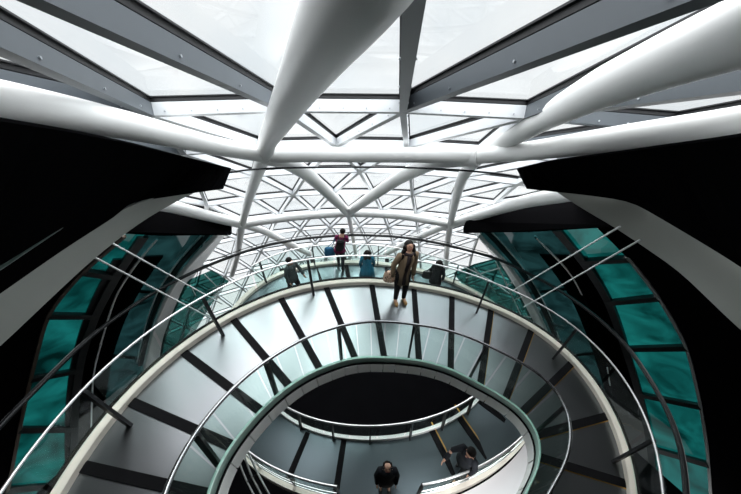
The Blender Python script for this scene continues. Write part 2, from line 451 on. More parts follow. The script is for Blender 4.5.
gallery('right', [((860, 345), -1.6), ((790, 298), -1.6), ((741, 264), -1.6), ((705, 242), -1.6), ((670, 221.5), -1.6), ((640, 203), -1.6), ((600, 194), -1.6), ((556, 186), -1.6)],
        [((860, 425), -2.0), ((790, 372), -2.0), ((741, 331), -2.0), ((678, 270), -2.0), ((641, 245), -2.0), ((617, 228.6), -1.95), ((581, 208), -1.85), ((552, 189), -1.65)],
        [dome(p, .52) for p in ((860, 110), (800, 120), (741, 134), (680, 142), (610, 152), (550, 160), (517, 168))],
        [atz(p, -1.6) for p in ((860, 346), (790, 299), (741, 265), (705, 243), (670, 222.5), (638, 204), (636, 201), (590, 194.5), (527, 188))],
        'grey curved fascia of the gallery opening on the right', 'black gallery deck right of the opening', 'trim_2')
# slim dark rail that spans the opening
bmx = new(); tube(bmx, [W(q) for q in smooth_curve([atd(p, 4.0) for p in ((205, 178), (224, 173), (250, 169.2), (300, 167.5), (350, 167), (400, 167.2), (461, 170), (517, 175.5), (556, 187))], 40, 3)], .014, 8)
tag(obj('span_rail', bmx, M['darkrail'], None, smooth=True), 'thin dark rail spanning between the two black gallery decks', 'rail')
# thin dark green bar in the gallery on the left
bmx = new(); tube(bmx, [W(atd(p, d)) for p, d in (((-40, 291), 1.55), ((0, 266), 1.7), ((60, 226), 2.0))], .02, 10)
tag(obj('gallery_bar', bmx, mat('dark_green_bar', (.03, .06, .05), .4), None, smooth=True), 'thin dark green bar in the black gallery on the left', 'rail')

# ------------------------------------------------------------------ 5. spiral ramp
H0, KZ, CX, CY = 4.75, .42, .4, 1.2
def zup(th): return -H0 - KZ * th
def rcurve(tab, sig=6):
    tab = np.array(tab, float); d = np.arange(-200, 201); r = np.interp(d, tab[:, 0], tab[:, 1])
    k = np.exp(-.5 * (np.arange(-24, 25) / sig) ** 2); k /= k.sum()
    rp = np.pad(r, 24, mode='edge'); r2 = np.convolve(rp, k, 'valid')
    return lambda th: float(np.interp(math.degrees(th), d, r2))
rO = rcurve([(-190, 3.2), (-140, 3.55), (-110, 3.68), (-98, 3.70), (-87, 3.72), (-78, 3.70), (-68, 3.63), (-59, 3.58), (-47, 3.48), (-36, 3.44), (-23, 3.35), (-2, 3.32), (11, 3.36), (27, 3.56), (35, 3.66), (49, 3.90), (58, 4.00), (64, 4.02), (70, 3.97), (74, 3.92), (80, 3.82), (85, 3.71), (89, 3.59), (100, 3.3), (130, 2.9), (170, 2.8)])
rF = rcurve([(-190, 2.95), (-140, 3.3), (-101, 3.42), (-85, 3.44), (-74, 3.40), (-60, 3.33), (-50, 3.29), (-33, 3.22), (-16, 3.13), (9, 3.16), (25, 3.28), (35, 3.37), (47, 3.56), (55, 3.69), (67, 3.75), (75, 3.70), (79, 3.63), (86, 3.50), (92, 3.32), (98, 3.14), (130, 2.7), (170, 2.6)])
rI = rcurve([(-190, 1.9), (-140, 2.15), (-108, 2.12), (-96, 2.02), (-84, 1.89), (-69, 1.74), (-59, 1.66), (-38, 1.57), (-21, 1.555), (-2, 1.58), (13, 1.65), (30, 1.84), (46, 2.06), (54, 2.2), (62, 2.39), (68, 2.51), (74, 2.54), (79, 2.49), (86, 2.32), (94, 2.05), (101, 1.82), (130, 1.4), (170, 1.3)], 4)
rK = rcurve([(-190, 1.85), (-140, 2.1), (-104, 2.06), (-95, 1.99), (-85, 1.86), (-73, 1.73), (-58, 1.60), (-42, 1.49), (-20, 1.43), (-7, 1.41), (10, 1.47), (27, 1.62), (50, 1.89), (62, 2.14), (68, 2.29), (74, 2.36), (78, 2.36), (83, 2.28), (89, 2.09), (94, 1.89), (110, 1.6), (130, 1.4), (170, 1.3)], 4)
def up_pt(th, r, dz=0.0):
    return np.array([CX + r * math.sin(th), CY + r * math.cos(th), zup(th) + dz])
rE = lambda t: max(rO(t) - .085, rF(t))
TH = np.radians(np.arange(-150, 141, 2.0))
def sweep(thetas, secfn):
    bmx = new(); section(bmx, [[W(p) for p in secfn(t)] for t in thetas]); return bmx
ramp = tag(empty('spiral_ramp', W((CX, CY, -6))), 'upper turn of the spiral ramp with pale grey deck and cream kerb', 'ramp', 'turns of the spiral ramp')
obj('deck', sweep(TH, lambda t: [up_pt(t, rK(t) + .02), up_pt(t, rE(t) + .02), up_pt(t, rE(t) + .02, -.12), up_pt(t, rK(t) + .02, -.12)]), M['deck'], ramp, smooth=True)
obj('outer_kerb', sweep(TH, lambda t: [up_pt(t, rE(t), -.2), up_pt(t, rE(t), .09), up_pt(t, rE(t) + .02, .11), up_pt(t, rO(t), .12), up_pt(t, rO(t), -.25)]), M['kerb'], ramp, smooth=True)
ob = obj('outer_edge_strip', sweep(TH, lambda t: [up_pt(t, rO(t) + .003, -.27), up_pt(t, rO(t) + .003, .15), up_pt(t, rO(t) + .03, .15), up_pt(t, rO(t) + .03, -.27)]), M['strip'], ramp); ob['label'] = 'black edge strip'
obj('inner_kerb', sweep(TH, lambda t: [up_pt(t, rK(t) - .0, 0.012), up_pt(t, rK(t) - .0, .155), up_pt(t, rK(t) + .03, .165), up_pt(t, rK(t) + .05, .0), up_pt(t, rK(t) + .05, -.1)]), M['kerbg'], ramp, smooth=True)
ob = obj('shadow_gap', sweep(TH, lambda t: [up_pt(t, rK(t) - .016, -.024), up_pt(t, rK(t) - .016, .02), up_pt(t, rK(t) + .03, .014), up_pt(t, rK(t) + .03, -.02)]), M['strip'], ramp)
bmx = new(); step = math.radians(9.0); t = TH[0]          # white inner fascia in panels with open joints
while t < TH[-1]:
    ts = np.linspace(t + .004, t + step - .004, 6)
    section(bmx, [[W(p) for p in (up_pt(q, rK(q) - .035, -.25), up_pt(q, rK(q) - .02, -.022), up_pt(q, rK(q) + .02, -.022), up_pt(q, rK(q) + .02, -.25))] for q in ts])
    t += step
obj('inner_fascia', bmx, M['white'], ramp)
obj('soffit', sweep(TH, lambda t: [up_pt(t, rK(t) + .05, -.13), up_pt(t, rO(t) - .05, -.13), up_pt(t, rO(t) - .1, -.3), up_pt(t, rK(t) + .05, -.3)]), M['white'], ramp)
def on_up(q, dz=0.0):
    r = ray(q); th = 0.
    for _ in range(60):
        X = r * ((zup(th) + dz) / r[2]); th = .6 * th + .4 * math.atan2(X[0] - CX, X[1] - CY)
    return X, th
STRIPS = [((72, 464), (163, 485)), ((127, 400), (225, 443)), ((182, 351), (237, 393)), ((233, 319), (287, 383)), ((281, 298.5), (316, 362)),
          ((326.5, 288), (353, 353)), ((372, 286), (383.5, 353)), ((414, 289), (418.5, 353)), ((452, 299), (451, 353)), ((490.5, 313.5), (485, 353)),
          ((529.5, 335), (513, 379)), ((569, 366), (528.5, 406)), ((610, 415.5), (546, 432.7)), ((626, 484), (567, 466))]
for a, b in STRIPS:
    A, ta = on_up(a); B, tb = on_up(b)
    # extend straight from the outer kerb to the inner kerb
    d = (A - B) / np.linalg.norm((A - B)[:2])
    def extend(P, sgn, rf, lim):
        for _ in range(200):
            th = math.atan2(P[0] - CX, P[1] - CY); r = math.hypot(P[0] - CX, P[1] - CY)
            if (sgn > 0 and r >= rf(th) - .0) or (sgn < 0 and r <= rf(th) + .06): break
            P = P + sgn * d * .02
        P = P.copy(); P[2] = zup(math.atan2(P[0] - CX, P[1] - CY)); return P
    A2 = extend((A + B) / 2, 1, rE, 0); B2 = extend((A + B) / 2, -1, rK, 0)
    bmx = new(); n = 8; rows = []
    side = np.array([-d[1], d[0], 0])
    for k in range(n + 1):
        c0 = A2 + (B2 - A2) * k / n
        row = []
        for sx, dz in ((-1, -.02), (1, -.02), (1, .015), (-1, .015)):
            p = c0 + side * sx * .058; p[2] = zup(math.atan2(p[0] - CX, p[1] - CY)) + dz; row.append(W(p))
        rows.append(row)
    section(bmx, rows); st = obj('joint_strip', bmx, M['strip'], ramp)
    if ta > .5:
        bmx = new(); rows = []
        for k in range(n + 1):
            c0 = A2 + (B2 - A2) * k / n; row = []
            for sx, dz in ((-1.2, -.01), (-1.0, -.01), (-1.0, .013), (-1.2, .008)):
                p = c0 + side * sx * .058 * (1 if ta > 0 else -1); p[2] = zup(math.atan2(p[0] - CX, p[1] - CY)) + dz; row.append(W(p))
            rows.append(row)
        section(bmx, rows); be = sub(st, 'golden_edge', bmx, M['golden'])

def post_bm(foot, head, w=.055, d=.03, rad=None):
    bmx = new(); foot, head = Vector(foot), Vector(head)
    bar(bmx, foot, head, d, w, rad)
    return bmx
def balustrade(name, lab, rail_fn, foot_fn, gbot, gtop, th0, th1, posts, pane_step, rail_mat, pane_mat, rail_r, group='glass balustrades of the ramp', closed=True):
    """rail_fn(th)->point of rail axis; foot_fn(th)->post foot; gbot/gtop(th)->glass edges"""
    mid_ = W(rail_fn((th0 + th1) / 2)); bal = tag(empty(name, mid_), lab, 'balustrade', group)
    ts = np.linspace(th0, th1, max(12, int(abs(th1 - th0) / math.radians(2))))
    bmx = new(); tube(bmx, [W(rail_fn(t)) for t in ts], rail_r, 12); obj('handrail', bmx, rail_mat, bal, smooth=True)
    for t in posts:
        f, h = W(foot_fn(t)), W(rail_fn(t)); rad = Vector((math.sin(t), math.cos(t), 0))
        bmx = post_bm(f, h, .07, .035, rad); po = obj('post', bmx, M['post'], bal)
    t = th0
    while t < th1 - .01:
        t2 = min(t + pane_step, th1); q = np.linspace(t + .006, t2 - .006, 7)
        bmx = new(); rows = []
        for u in q:
            a, b = W(gbot(u)), W(gtop(u)); rad = Vector((math.sin(u), math.cos(u), 0)) * .006
            rows.append([a - rad, a + rad, b + rad, b - rad])
        section(bmx, rows); obj('glass_pane', bmx, pane_mat, bal); t = t2
    return bal
RH = .95
post_out = [on_up(p)[1] for p in ((115, 424), (217, 331), (312.2, 292), (478, 310), (560, 354), (625, 461))] + [math.radians(-130), math.radians(105)]
balustrade('balustrade', 'outer balustrade of the upper ramp turn with light tube handrail', lambda t: up_pt(t, rF(t), RH), lambda t: up_pt(t, rF(t) - .02, .0),
           lambda t: up_pt(t, rO(t) - .02, .13), lambda t: up_pt(t, rF(t) + .07, RH - .05), math.radians(-150), math.radians(140), post_out, math.radians(13), M['steel'], M['pane'], .0145)
post_in = [on_up(p, .15)[1] for p in ((217, 461), (275.6, 391), (341.5, 357), (409, 355), (472.6, 373))] + [math.radians(x) for x in (76, 100)]
balustrade('balustrade', 'inner balustrade of the upper ramp turn around the oval well', lambda t: up_pt(t, rI(t), RH), lambda t: up_pt(t, rK(t) + .10, .0),
           lambda t: up_pt(t, rK(t) + .015, .16), lambda t: up_pt(t, rI(t) - .01, RH - .04), math.radians(-150), math.radians(125), post_in, math.radians(8.5), M['railsteel'], M['paneinner'], .022)

# ------------------------------------------------------------------ 6. lower turn
LX, LY = .2, 4.7
def zlow(ph): return -7.35 - .446 * ph
def low_pt(ph, a, b, dz=0.0):
    if ph < 0: a = a * (1 - .15 * math.sin(ph) ** 2)
    return np.array([LX + a * math.sin(ph), LY + b * math.cos(ph), zlow(ph) + dz])
IN, FL, OU, BK = (3.45, 2.0), (4.75, 3.20), (4.88, 3.33), (6.9, 3.95)
PH = np.radians(np.arange(-85, 262, 3.0))
low = tag(empty('spiral_ramp', W((LX, LY, -9.5))), 'lower turn of the spiral ramp seen through the well, deck darkened to blue-grey for shade', 'ramp', 'turns of the spiral ramp')
obj('deck', sweep(PH, lambda t: [low_pt(t, *IN), low_pt(t, *FL), low_pt(t, *FL, -.12), low_pt(t, *IN, -.12)]), M['deckshade'], low, smooth=True)
ob = obj('outer_kerb', sweep(PH, lambda t: [low_pt(t, *FL, -.2), low_pt(t, *FL, .1), low_pt(t, *OU, .12), low_pt(t, *OU, -.25)]), M['kerb'], low, smooth=True)
obj('inner_kerb', sweep(PH, lambda t: [low_pt(t, IN[0] - .05, IN[1] - .05, -.2), low_pt(t, IN[0] - .05, IN[1] - .05, .12), low_pt(t, IN[0] + .03, IN[1] + .03, .12), low_pt(t, IN[0] + .03, IN[1] + .03, -.2)]), M['white'], low)
def on_low(q, dz=0.0, base=PI):
    r = ray(q); ph = base
    for _ in range(60):
        X = r * ((zlow(ph) + dz) / r[2]); a = math.atan2((X[0] - LX) / 4.2, (X[1] - LY) / 2.6)
        a = base + (a - base + PI) % (2 * PI) - PI; ph = .6 * ph + .4 * a
    return X, ph
for a, b, base, gold in (((305, 440), (287, 482), PI, 0), ((343, 446), (336, 492), PI, 0), ((432, 431), (452, 470), PI, 1), ((457, 414), (484, 453), PI, 1), ((476, 398), (502, 418), PI, 1),
                   ((313, 262), (320, 280), 0, 0), ((387, 262), (387, 280), 0, 0), ((283, 272), (292, 288), 0, 0), ((345, 260), (349, 280), 0, 0)):
    A, pa = on_low(a, 0, base); B, pb = on_low(b, 0, base); A, B = W(A), W(B)
    ex = (B - A) * .12; A -= ex * 1.7; B += ex
    bmx = new(); bar(bmx, A, B, .15, .03, Vector((0, 0, 1))); st = obj('joint_strip', bmx, M['strip'], low)
    if gold:
        sd = (B - A).cross(Vector((0, 0, 1))).normalized() * (-.10)
        bmx = new(); bar(bmx, A + sd, B + sd, .03, .03, Vector((0, 0, 1))); sub(st, 'golden_edge', bmx, M['golden'])
rad = math.radians
balustrade('balustrade', 'far outer balustrade of the lower ramp turn below the dome', lambda t: low_pt(t, FL[0] + .03, FL[1] + .03, .95), lambda t: low_pt(t, *FL, .05),
           lambda t: low_pt(t, OU[0] - .05, OU[1] - .05, .13), lambda t: low_pt(t, FL[0] + .06, FL[1] + .06, .92), rad(-62), rad(62), [on_low(p, 0, 0)[1] for p in ((250, 286), (306.4, 266), (378, 262), (462, 283))], rad(11), M['steel'], M['pane'], .02)
balustrade('balustrade', 'inner balustrade of the lower ramp turn at the dark well', lambda t: low_pt(t, *IN, .95), lambda t: low_pt(t, IN[0] + .08, IN[1] + .08, .0),
           lambda t: low_pt(t, *IN, .12), lambda t: low_pt(t, *IN, .92), rad(95), rad(258), [rad(x) for x in (110, 135, 150, 165, 182, 198, 215, 235)], rad(12), M['steel'], M['pane'], .025)
for a0, a1, lb in ((97, 168, 'near right outer balustrade of the lower ramp turn beside the white landing'), (190, 258, 'near left outer balustrade of the lower ramp turn below the well')):
    bl = balustrade('balustrade', lb, lambda t: low_pt(t, FL[0], FL[1], .95), lambda t: low_pt(t, *FL, .05),
           lambda t: low_pt(t, OU[0] - .1, OU[1] - .1, .13), lambda t: low_pt(t, FL[0] + .02, FL[1] + .02, .92), rad(a0), rad(a1), [rad(a0 + (a1 - a0) * k / 5) for k in range(6)], rad(14), M['steel'], M['pane'], .025)
    for dz in (.62, .35):
        bmx = new(); tube(bmx, [W(low_pt(t, FL[0] + .05, FL[1] + .05, dz)) for t in np.linspace(rad(a0), rad(a1), 40)], .012, 8); obj('mid_rail', bmx, M['steel'], bl, smooth=True)
# black outer rail carried round outside the lower turn
LBpx = [(-60, 490), (16, 409), (89, 336), (151, 293), (205, 266), (260, 246), (305, 238), (350, 234.5), (400, 236.5), (440, 243), (500, 259), (556, 287), (598, 317), (629, 346), (664, 401), (682, 443), (688, 500), (686, 560)]
LBP = []
for q in LBpx:
    r = ray(q); th = math.atan2(q[0] - 370, 330 - q[1] + 300)
    LBP.append(r * ((-6.45 - .45 * (q[0] - 370) / 330) / r[2]))
bmx = new(); tube(bmx, [W(q) for q in smooth_curve(LBP, 90, 5)], .05, 10)
blk = tag(empty('outer_rail', W((0, 7, -7))), 'black outer rail sweeping wide around the lower ramp', 'rail')
obj('handrail', bmx, M['darkrail'], blk, smooth=True)
bmx = new(); Q = smooth_curve(LBP, 90, 5); 
inn = [q * (1 - .05) for q in Q[25:56]]
tube(bmx, [W(q + np.array([0, .0, .12])) for q in Q[22:58]], .012, 8); obj('guide_wire', bmx, M['darkrail'], blk, smooth=True)

# white landing beside the lower turn, and its rails
LPH = np.radians(np.arange(94, 166, 3.0))
bmx = sweep(LPH, lambda t: [low_pt(t, OU[0] + .04, OU[1] + .04, -.22), low_pt(t, OU[0] + 1.0, OU[1] + .85, -.22), low_pt(t, OU[0] + 1.0, OU[1] + .85, -.34), low_pt(t, OU[0] + .04, OU[1] + .04, -.34)])
tag(obj('landing', bmx, M['land'], None), 'white landing below the right rim of the oval well', kind='structure')
gr = tag(empty('guard_rail', W(atd((250, 470), 6.9))), 'three white tube guard rails beneath the left rim of the oval well', 'rail')
for pts in (((247, 446), (251, 459), (258, 474), (269, 494), (280, 512)), ((243, 452), (247, 464), (252, 477), (262, 496), (272, 512)), ((238, 458), (242, 470), (247, 482), (255, 497), (264, 512))):
    bmx = new(); tube(bmx, [W(q) for q in smooth_curve([atd(p, 6.9) for p in pts], 24, 2)], .02, 10); obj('rail_tube', bmx, M['rod'], gr, smooth=True)
bmx = new(); tube(bmx, [W(atd(p, 6.9)) for p in ((258, 474), (252, 477), (247, 482))], .014, 8); obj('bracket', bmx, M['post'], gr)
# tie rods from the gallery down to the ramp edge
for (a, da), (b, db), lb in ((((84, 252), 2.9), ((216, 321), 5.3), 'lower white tie rod on the left'), (((100, 236.5), 3.2), ((222, 304), 5.8), 'upper white tie rod on the left'),
                  (((620, 226.5), 3.3), ((514, 290), 6.3), 'upper white tie rod on the right'), (((640, 240), 3.1), ((524, 307), 6.0), 'lower white tie rod on the right')):
    A = atd(a, da); B = atd(b, db); 
    bmx = new(); tube(bmx, [W(A), W(B)], .011, 10); tag(obj('tie_rod', bmx, M['rod'], None, smooth=True), lb + ', running from the grey fascia to the ramp', 'rod', 'white tie rods')

# ------------------------------------------------------------------ 7. enclosing dark shell
bmx = new(); R = DR + .6; la = np.arange(-30, 91, 6); lo = np.arange(-180, 181, 6)
g = {}
def gv(a, b):
    b = (b + 180) % 360 - 180
    k = (a, b)
    if k not in g:
        p = DC + R * np.array([math.cos(rad(a)) * math.sin(rad(b)), math.cos(rad(a)) * math.cos(rad(b)), math.sin(rad(a))]); g[k] = bmx.verts.new(W(p))
    return g[k]
for a in la[:-1]:
    for b in lo[:-1]:
        if -30 <= b < 30 and a >= 30 and a < 72: continue
        if -48 <= b < 48 and 30 <= a < 42: continue
        if abs(b + 3) < 72 and -24 <= a < 30: continue
        try: bmx.faces.new((gv(a, b), gv(a, b + 6), gv(a + 6, b + 6), gv(a + 6, b))) if a + 6 < 90 else bmx.faces.new((gv(a, b), gv(a, b + 6), gv(90, 0)))
        except ValueError: pass
tag(obj('ceiling', bmx, M['black'], None, rec=False), 'black ceiling and rear shell behind the viewer', kind='structure')
bmx = new(); P = [W(DC + np.array([14.4 * math.sin(2 * PI * k / 48), 14.4 * math.cos(2 * PI * k / 48), 0.0])) for k in range(48)]
for p in P: p.z = -.6
prism(bmx, P, Vector((0, 0, -.2))); tag(obj('floor', bmx, mat('dark_well_floor', (.003, .003, .0035), .9, spec=.0, noise=.4, nscale=1.0), None), 'dark floor at the foot of the well', kind='structure')

# ------------------------------------------------------------------ 8. people
CLOTH = {}
def cloth(name, col, rough=.8):
    if name not in CLOTH: CLOTH[name] = mat(name, col, rough, spec=.2, noise=.15, nscale=14)
    return CLOTH[name]
SKIN = mat('skin', (.50, .28, .19), .5); SKIN2 = mat('light_skin', (.62, .38, .27), .5)
HAIR = mat('dark_hair', (.010, .008, .007), .65, spec=.2, noise=.3, nscale=30)
EYE_M = mat('eye_dark', (.01, .008, .008), .2); LIP = mat('lips', (.45, .12, .10), .5); TEETH = mat('teeth', (.8, .78, .74), .4)
def ell_loft(bmx, rings, n=16, cap=True):
    """rings: (centre, rx, ry) horizontal ellipses joined from the first to the last"""
    rows = [[Vector((c[0] + rx * math.cos(2 * PI * k / n), c[1] + ry * math.sin(2 * PI * k / n), c[2])) for k in range(n)] for c, rx, ry in rings]
    section(bmx, rows)
def ball(bmx, c, r, sx=1, sy=1, sz=1, seg=14):
    m = Matrix.Translation(Vector(c)) @ Matrix.Diagonal((r * sx, r * sy, r * sz, 1))
    bmesh.ops.create_uvsphere(bmx, u_segments=seg, v_segments=seg // 2 + 2, radius=1, matrix=m)
def person(label, foot, rot, height, look, pose=None, bag=None, group=None):
    pose = pose or {}
    s = height / 1.66
    bend = pose.get('bend', 0.0); tilt = pose.get('head', 0.0)
    st = pose.get('stride', 0.0); side = pose.get('lean', 0.0)
    aL = pose.get('armL', (.23, -.02, 1.10, .21, -.10, .86)); aR = pose.get('armR', (.23, -.02, 1.10, .21, -.10, .86))
    ang = pose.get('look', 0.0)
    def Hd(p):                      # head and hair turn up about the neck
        x, y, z = p; y0, z0 = .0, 1.46; dy, dz = y - y0, z - z0
        return B((x, y0 + dy * math.cos(ang) + dz * math.sin(ang), z0 - dy * math.sin(ang) + dz * math.cos(ang)))
    def B(p):                       # bend everything above the hips forward (towards -y)
        x, y, z = p
        if z > .92:
            k = (z - .92); y, z = y - k * math.sin(bend), .92 + k * math.cos(bend)
            x = x + k * side
        return Vector((x * s, y * s, z * s))
    J = dict(pel=(0, 0, .92), wai=(0, .005, 1.06), che=(0, 0, 1.24), nb=(0, .01, 1.38), nk=(0, 0, 1.445), hd=(0, -.02 - .05 * tilt, 1.535), ht=(0, -.005 + .03 * tilt, 1.60))
    for sg, a in ((1, aL), (-1, aR)):
        n = 'L' if sg > 0 else 'R'
        J['sh' + n] = (.155 * sg, .01, 1.345); J['el' + n] = (a[0] * sg, a[1], a[2]); J['wr' + n] = (a[3] * sg, a[4], a[5])
        d = Vector(J['wr' + n]) - Vector(J['el' + n]); d.normalize(); J['pa' + n] = tuple(Vector(J['wr' + n]) + d * .07)
        o = st * sg
        J['hp' + n] = (.085 * sg, 0, .86); J['kn' + n] = (.092 * sg, -.02 - .5 * o - .04 * abs(st), .49); J['an' + n] = (.095 * sg, .02 - o, .085 + .10 * max(0, -o)); J['to' + n] = (.105 * sg, -.12 - o, .03 + .03 * max(0, -o))
    R = dict(pel=.115, wai=.10, che=.115, nb=.075, nk=.05, hd=.082, ht=.078, sh=.055, el=.038, wr=.026, pa=.03, hp=.082, kn=.052, an=.036, to=.03)
    E_ = [('pel', 'wai'), ('wai', 'che'), ('che', 'nb'), ('nb', 'nk'), ('nk', 'hd'), ('hd', 'ht')]
    for n in 'LR': E_ += [('nb', 'sh' + n), ('sh' + n, 'el' + n), ('el' + n, 'wr' + n), ('wr' + n, 'pa' + n), ('pel', 'hp' + n), ('hp' + n, 'kn' + n), ('kn' + n, 'an' + n), ('an' + n, 'to' + n)]
    keys = list(J); me = bpy.data.meshes.new('skin_base')
    me.from_pydata([(Hd if k in ('hd', 'ht') else B)(J[k]) for k in keys], [(keys.index(a), keys.index(b)) for a, b in E_], [])
    tmp = bpy.data.objects.new('skin_base', me); COL.objects.link(tmp)
    sk = tmp.modifiers.new('Skin', 'SKIN'); sk.use_smooth_shade = True
    if not me.skin_vertices: me.attributes.new  # noqa
    for i, k in enumerate(keys):
        r = R[k] if k in R else R[k[:-1]]
        me.skin_vertices[0].data[i].radius = (r * s, r * s * (.8 if k in ('pel', 'wai', 'che') else 1))
        me.skin_vertices[0].data[i].use_root = (k == 'pel')
    sb = tmp.modifiers.new('Sub', 'SUBSURF'); sb.levels = 1; sb.render_levels = 1
    dg = bpy.context.evaluated_depsgraph_get(); dg.update()
    bme = bpy.data.meshes.new_from_object(tmp.evaluated_get(dg)); bpy.data.objects.remove(tmp)
    bmx = new(); bmx.from_mesh(bme); bpy.data.meshes.remove(bme)
    for n, sg in (('L', 1), ('R', -1)):          # five fingers on each palm
        pa = B(J['pa' + n]); wr = B(J['wr' + n]); d = (pa - wr).normalized()
        acr = d.cross(Vector((sg, .2, 0))).normalized(); pal = d.cross(acr).normalized()
        for k, ln in enumerate((.062, .072, .076, .066)):
            b0 = pa + acr * ((k - 1.5) * .017 * s); 
            tube(bmx, [b0, b0 + d * ln * .55 * s, b0 + (d * ln * .95 + pal * .018 * -sg) * s], [.0095 * s, .0085 * s, .0065 * s], 6)
        b0 = wr + d * .03 * s + acr * (-.03 * s); tube(bmx, [b0, b0 + (d * .03 - acr * .022) * s, b0 + (d * .055 - acr * .026) * s], [.011 * s, .0095 * s, .007 * s], 6)
    ball(bmx, Hd((0, -.105 - .06 * tilt, 1.525)), .017 * s, .8, 1, 1.2, 8)          # nose
    for sg in (-1, 1): ball(bmx, Hd((.08 * sg, -.01, 1.53)), .022 * s, .4, .7, 1.2, 8)   # ears
    loc = W(foot); body = obj_local('person', bmx, look.get('skin', SKIN), loc, rot, True)
    tag(body, label, 'person', group)
    def part(name, bmx, m, lab=None):
        o = child(name, bmx, m, body)
        if lab: o['label'] = lab
        return o
    for sg in (-1, 1):
        b = new(); ball(b, Hd((.032 * sg, -.092 - .06 * tilt, 1.548 + .01 * tilt)), .012 * s, 1.2, .6, .8, 8); part('eye', b, EYE_M)
    b = new(); ball(b, Hd((0, -.095 - .06 * tilt, 1.487)), .024 * s, 1.2, .35, .45, 10); part('mouth', b, look.get('mouth', LIP))
    # hair
    b = new(); hb = look.get('hair', 'long')
    if hb != 'bald':
        ball(b, Hd((0, .036, 1.578)), .095 * s, 1.02, 1.0, 1.0, 16)
        if hb == 'long':
            for x, y, z, r_, sz in ((-.085, .02, 1.52, .045, 1.7), (.085, .02, 1.52, .045, 1.7), (-.105, .01, 1.42, .05, 1.7), (.10, .01, 1.43, .045, 1.6), (0, .075, 1.47, .085, 1.6), (-.06, .06, 1.38, .07, 1.5), (.06, .06, 1.38, .07, 1.5), (-.12, -.04, 1.34, .042, 2.0), (.115, -.04, 1.36, .036, 1.8)):
                ball(b, (Hd if z > 1.45 else B)((x, y + .0, z)), r_ * s, 1, .9, sz, 10)
        part('hair', b, look.get('hair_mat', HAIR))
    else:
        for x in (-.08, .08): ball(b, Hd((x, .02, 1.55)), .035 * s, .6, 1.4, 1.2, 10)
        ball(b, Hd((0, .075, 1.55)), .06 * s, 1.2, .6, 1.1, 10); part('hair', b, look.get('hair_mat', HAIR))
    # trousers and shoes
    b = new()
    for n in 'LR':
        tube(b, [B(J['hp' + n]) + Vector((0, 0, .06 * s)), B(J['hp' + n]) - Vector((0, 0, .05 * s)), B(J['kn' + n]), B(J['an' + n])], [.098 * s, .10 * s, .068 * s, .048 * s], 12, Vector((0, 1, 0)))
    ell_loft(b, [(B((0, 0, .80)), .15 * s, .115 * s), (B((0, 0, .92)), .165 * s, .12 * s), (B((0, 0, .98)), .15 * s, .11 * s)])
    part('trousers', b, look['legs'])
    for n, sg in (('L', 1), ('R', -1)):
        an, to = B(J['an' + n]), B(J['to' + n]); b = new(); up = Vector((0, 0, 1))
        d = (to - an); d.z = 0; d.normalize()
        base = an - Vector((0, 0, an.z - max(0, an.z - .085 * s)))
        tube(b, [base - d * .055 * s + up * .03 * s, base - d * .03 * s + up * .036 * s, base + d * .06 * s + up * .036 * s, base + d * .15 * s + up * .026 * s, base + d * .185 * s + up * .018 * s], [.018 * s, .036 * s, .042 * s, .04 * s, .016 * s], 12, up)
        for v in b.verts: v.co.z = max(v.co.z, 0)
        part('shoe', b, look['shoes'])
    # coat: body, two sleeves, optional open front
    hem = look.get('hem', .80); fl = look.get('flare', .03)
    b = new()
    zs = [hem, .92, 1.06, 1.22, 1.33, 1.385, 1.44]; rx = [.185 + fl, .175 + fl * .5, .155, .175, .18, .135, .068]; ry = [.135 + fl, .13 + fl * .5, .118, .13, .125, .105, .068]
    sl = look.get('slim', 1.0); rx = [v * sl for v in rx]
    ell_loft(b, [(B((0, .0, z)), a_ * s, c_ * s) for z, a_, c_ in zip(zs, rx, ry)], 20)
    for n in 'LR':
        sh, el, wr = B(J['sh' + n]), B(J['el' + n]), B(J['wr' + n]); inn = sh.lerp(B((0, 0, 1.33)), .35)
        tube(b, [inn, sh, sh.lerp(el, .5), el, el.lerp(wr, .5), wr], [.08 * s, .078 * s, .064 * s, .055 * s, .05 * s, .046 * s], 12, Vector((0, 1, .3)))
    part(look.get('coat_name', 'coat'), b, look['coat'])
    if look.get('front'):
        b = new()
        ell_loft(b, [(B((0, -c_, z)), w2_ * s, .03 * s) for z, c_, w2_ in ((hem + .02, .115 + fl, .045), (.92, .108 + fl * .5, .05), (1.06, .098, .052), (1.22, .11, .055), (1.33, .105, .055), (1.40, .07, .05))], 10)
        part('top', b, look['front'])
        for sg in (-1, 1):
            b = new(); tube(b, [B((.055 * sg, -.07, 1.41)), B((.075 * sg, -.125, 1.31)), B((.055 * sg, -.145, 1.18)), B((.06 * sg, -.15 - fl * .4, .98)), B((.07 * sg, -.14 - fl, hem + .01))], [.02 * s, .03 * s, .02 * s, .016 * s, .016 * s], 8)
            part('lapel', b, look['coat'])
    if look.get('scarf'):
        b = new(); ring = [B((.085 * math.cos(t), .07 * math.sin(t) - .01, 1.405 + .012 * math.sin(2 * t))) for t in np.linspace(0, 2 * PI, 17)]
        tube(b, ring, .035 * s, 10); tube(b, [B((-.02, -.09, 1.40)), B((-.035, -.145, 1.28)), B((-.04, -.15, 1.10))], [.035 * s, .032 * s, .03 * s], 8, Vector((0, 1, 0)))
        part('scarf', b, look['scarf'])
    return body, (lambda p: W(foot) + Matrix.Rotation(rot, 3, 'Z') @ B(p)), s
def obj_local(name, bm, m, loc, rot, smooth=False):
    me = bpy.data.meshes.new(name); bmesh.ops.recalc_face_normals(bm, faces=bm.faces); bm.to_mesh(me); bm.free()
    for p in me.polygons: p.use_smooth = smooth
    o = link(name, me, m); o.location = loc; o.rotation_euler = (0, 0, rot); return o
